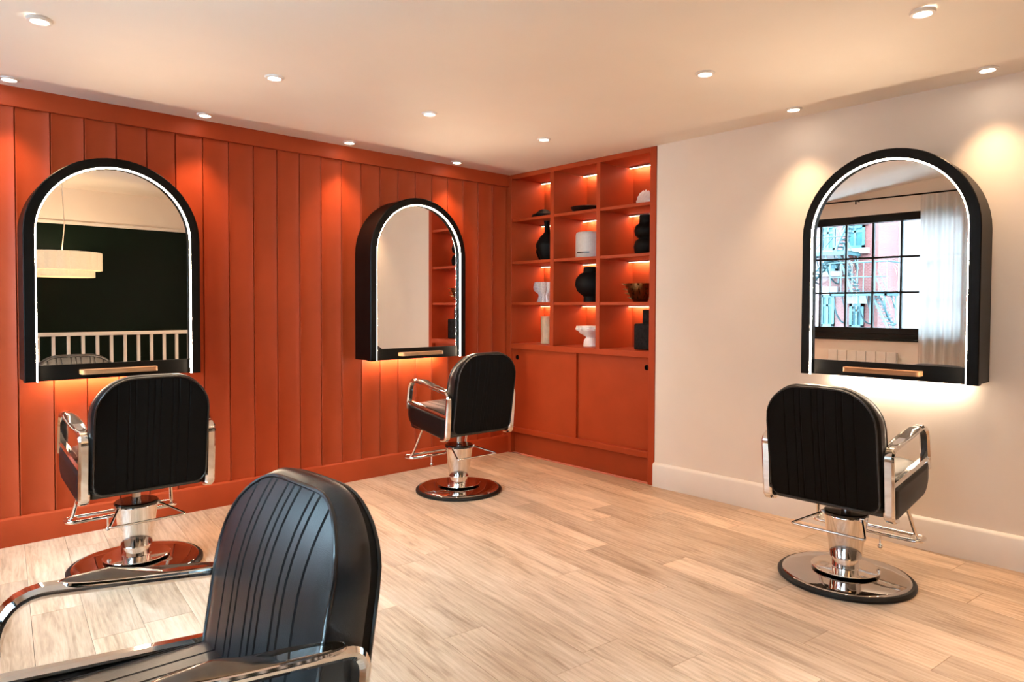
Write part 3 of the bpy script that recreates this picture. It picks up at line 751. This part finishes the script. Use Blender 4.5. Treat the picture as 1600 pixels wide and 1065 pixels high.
MB().tube([(0, 0, -.02), (.02, 0, -(zz-2.2)), (-.01, 0, -(zz-1.88))], .006).build('cord', M['white'], pd, 50)
pleat = lambda r, z, a: r*(.955+.05*abs(math.sin(10*a))**.6)
for nm, r, z0, z1 in (('upper_shade', .40, 1.676, 1.886), ('lower_shade', .325, 1.598, 1.680)):
    MB().lathe([(r, z0-zz), (r, z1-zz), (r-.012, z1-zz), (r-.012, z0-zz), (r, z0-zz)], 168, (0, 0, 0), pleat).build(nm, M['shade'], pd, 20)
MB().lathe([(E1, 1.606-zz), (.31, 1.606-zz), (.31, 1.602-zz), (E1, 1.602-zz)], 48).build('diffuser', M['shade'], pd, 40)
pl_ = bpy.data.lights.new('pendant_bulb', 'POINT'); pl_.energy = 9; pl_.color = (1, .76, .5); pl_.shadow_soft_size = .08
plo = bpy.data.objects.new('pendant_bulb', pl_); COL.objects.link(plo); plo.parent = pd; plo.location = (0, 0, 1.80-zz)

# ------------------------------------------------------------------ street outside the windows
def brick_mat():
    m = bpy.data.materials.new('pink_red_brick'); m.use_nodes = True; nt = m.node_tree; B = nt.nodes['Principled BSDF']
    tc = nt.nodes.new('ShaderNodeTexCoord'); sp_ = nt.nodes.new('ShaderNodeSeparateXYZ'); cb = nt.nodes.new('ShaderNodeCombineXYZ')
    nt.links.new(tc.outputs['Object'], sp_.inputs[0]); nt.links.new(sp_.outputs['Y'], cb.inputs['X']); nt.links.new(sp_.outputs['Z'], cb.inputs['Y'])
    b = nt.nodes.new('ShaderNodeTexBrick'); b.inputs['Scale'].default_value = 4.4; b.inputs['Color1'].default_value = (.11, .036, .033, 1); b.inputs['Color2'].default_value = (.09, .029, .026, 1); b.inputs['Mortar'].default_value = (.12, .085, .08, 1)
    b.inputs['Mortar Size'].default_value = .012; nt.links.new(cb.outputs[0], b.inputs['Vector']); nt.links.new(b.outputs[0], B.inputs['Base Color']); B.inputs['Roughness'].default_value = .20; return m
M['brick'] = brick_mat()
M['pale'] = mat('pale_render', (.20, .165, .16), .9, var=.04, scale=.6)
M['teal'] = mat('teal_iron_paint', (.007, .030, .034), .5, var=.2, scale=4)
M['tealp'] = mat('faded_teal_joinery', (.018, .058, .064), .5, var=.15, scale=2)
M['asphalt'] = mat('grey_asphalt', (.2, .2, .2), .9, var=.2, scale=3)
st = MB().box(-60, -5.4, -40, 40, -6.3, -6.2).build('street', M['asphalt']); tag(st, 'grey street far below the windows', 'street', kind='structure')
ex = MB().box(XL-.3, 3, -14, 14, 3.0, 11).box(XL-.3, XL-.2, .13, 14, -6.2, 3.0).box(XL-.3, XL-.2, -14, YF-.21, -6.2, 3.0).box(XL-.3, XL-.2, YF-.21, .13, -6.2, -.12).build('wall_exterior', M['brick']); tag(ex, 'brick outside of the salon building around the windows', 'wall', kind='structure')
XF = -22.0
def vy(px, py=430):     # mirror pixel -> (y, z) on the facade plane (reflected in the mirror glass at x=-.19)
    xv = -.38-XF
    d = F+Rr*((px-800)/FPX)+Uu*((PY-py)/FPX); t = (xv-CAM[0])/d.x
    return CAM[1]+t*d.y, CAM[2]+t*d.z
yE, _ = vy(1372)
bd = empty('brick_building', (XF, yE+8, -6.2)); tag(bd, 'pink brick building with teal windows across the street, seen in the mirror', 'building')
MB().box(-3, 0, -8, 9, 0, 16).build('wall', M['brick'], bd)
ob = empty('pale_building', (XF-2, yE-8, -6.2)); tag(ob, 'pale rendered building beside the brick one, seen in the mirror', 'building')
MB().box(-3, 0, -12, 8.0, 0, 17).build('wall', M['pale'], ob)
MB().box(-.1, .15, -12, 8, 13.2, 13.6).build('cornice', M['pale'], ob)
def far_window(px0, px1, py0, py1):
    (ya, _), (yb, _) = vy(px1, (py0+py1)/2), vy(px0, (py0+py1)/2); z1 = vy((px0+px1)/2, py0)[1]; z0 = vy((px0+px1)/2, py1)[1]
    W_ = MB().box(-.02, .06, ya, ya+.09, z0, z1).box(-.02, .06, yb-.09, yb, z0, z1).box(-.02, .06, ya, yb, z1-.1, z1).box(-.02, .06, ya, yb, z0, z0+.1).box(-.02, .05, (ya+yb)/2-.04, (ya+yb)/2+.04, z0, z1).box(-.02, .05, ya, yb, (z0+z1)/2+.15, (z0+z1)/2+.23)
    W_.V = [(v[0], v[1]-bd.location.y, v[2]+6.2) for v in W_.V]; f = W_.build('window', M['tealp'], bd)
    P_ = MB().box(.005, .02, ya, yb, z0, z1); P_.V = [(v[0], v[1]-bd.location.y, v[2]+6.2) for v in P_.V]; P_.build('pane', M['tealg'], f)
    L_ = MB().box(0, .16, ya-.15, yb+.15, z0-.18, z0).box(0, .1, ya-.12, yb+.12, z1, z1+.28); L_.V = [(v[0], v[1]-bd.location.y, v[2]+6.2) for v in L_.V]; L_.build('lintel', M['pale'], f)
M['tealg'] = mat('dusty_blue_glass', (.025, .07, .08), .15, var=.2, scale=.8)
far_window(1283, 1304, 460, 510); far_window(1283, 1306, 352, 392); far_window(1283, 1310, 404, 424); far_window(1328, 1350, 474, 512); far_window(1322, 1352, 352, 388)
# fire escape: two landings, brackets, railings, ladders
fe = empty('fire_escape', (XF, yE, -6.2)); tag(fe, 'teal iron fire escape with landings and ladders on the brick building', 'fire escape')
def fpart(mb, name):
    mb.V = [(v[0], v[1]-yE, v[2]+6.2) for v in mb.V]; return mb.build(name, M['teal'], fe)
def seg(p0, p1, d0, d1, r=.03):
    (y0, z0), (y1, z1) = vy(*p0), vy(*p1); return [(d0, y0, z0), (d1, y1, z1)]
for (pl0, pr0, pyy) in ((1278, 1345, 394), (1318, 1405, 456)):
    ya, z = vy(pr0, pyy); yb, _ = vy(pl0, pyy)
    for s_ in range(8): fpart(MB().box(.05+s_*.14, .12+s_*.14, ya, yb, z-.05, z), 'landing_slat')
    fpart(MB().box(0, 1.2, ya, ya+.06, z-.14, z).box(0, 1.2, yb-.06, yb, z-.14, z).box(1.14, 1.2, ya, yb, z-.14, z), 'landing_frame')
    rail = MB().tube([(1.17, ya, z+1.0), (1.17, yb, z+1.0)], .025).tube([(1.17, ya, z+.5), (1.17, yb, z+.5)], .02).tube([(0, ya, z+1.0), (1.17, ya, z+1.0)], .025).tube([(0, yb, z+1.0), (1.17, yb, z+1.0)], .025)
    fpart(rail, 'handrail')
    k_ = int((yb-ya)/.35)
    for i in range(k_+1): yy = ya+(yb-ya)*i/k_; fpart(MB().tube([(1.17, yy, z), (1.17, yy, z+1.0)], .017, n=6), 'post')
    for yy in (ya+.1, (ya+yb)/2, yb-.1):
        arc = [(1.1-1.1*(1-math.cos(t*PI/2)), yy, z-.1-1.0*math.sin(t*PI/2)) for t in [i/8 for i in range(9)]]
        fpart(MB().tube(arc, .03, n=6).tube([(.0, yy, z-.1), (.0, yy, z-1.1)], .03, n=6).tube([(.4, yy, z-.1), (.12, yy, z-.55)], .02, n=6), 'bracket')
def ladder(a, b, wd=.55, n=9, d=.7):
    (y0, z0), (y1, z1) = vy(*a), vy(*b)
    for dd in (d-wd/2, d+wd/2): fpart(MB().tube([(dd, y0, z0), (dd, y1, z1)], .04, n=6).tube([(dd, y0, z0+.8), (dd, y1, z1+.8)], .02, n=6), 'stringer')
    for i in range(n):
        t = (i+.5)/n; y_, z_ = y0+(y1-y0)*t, z0+(z1-z0)*t; fpart(MB().box(d-wd/2, d+wd/2, y_-.1, y_+.1, z_-.015, z_+.015), 'tread')
ladder((1378, 458), (1408, 520), n=12); ladder((1345, 345), (1322, 396), n=9); ladder((1322, 396), (1345, 456), n=10, d=.5); ladder((1312, 408), (1279, 446), n=8, d=.9)
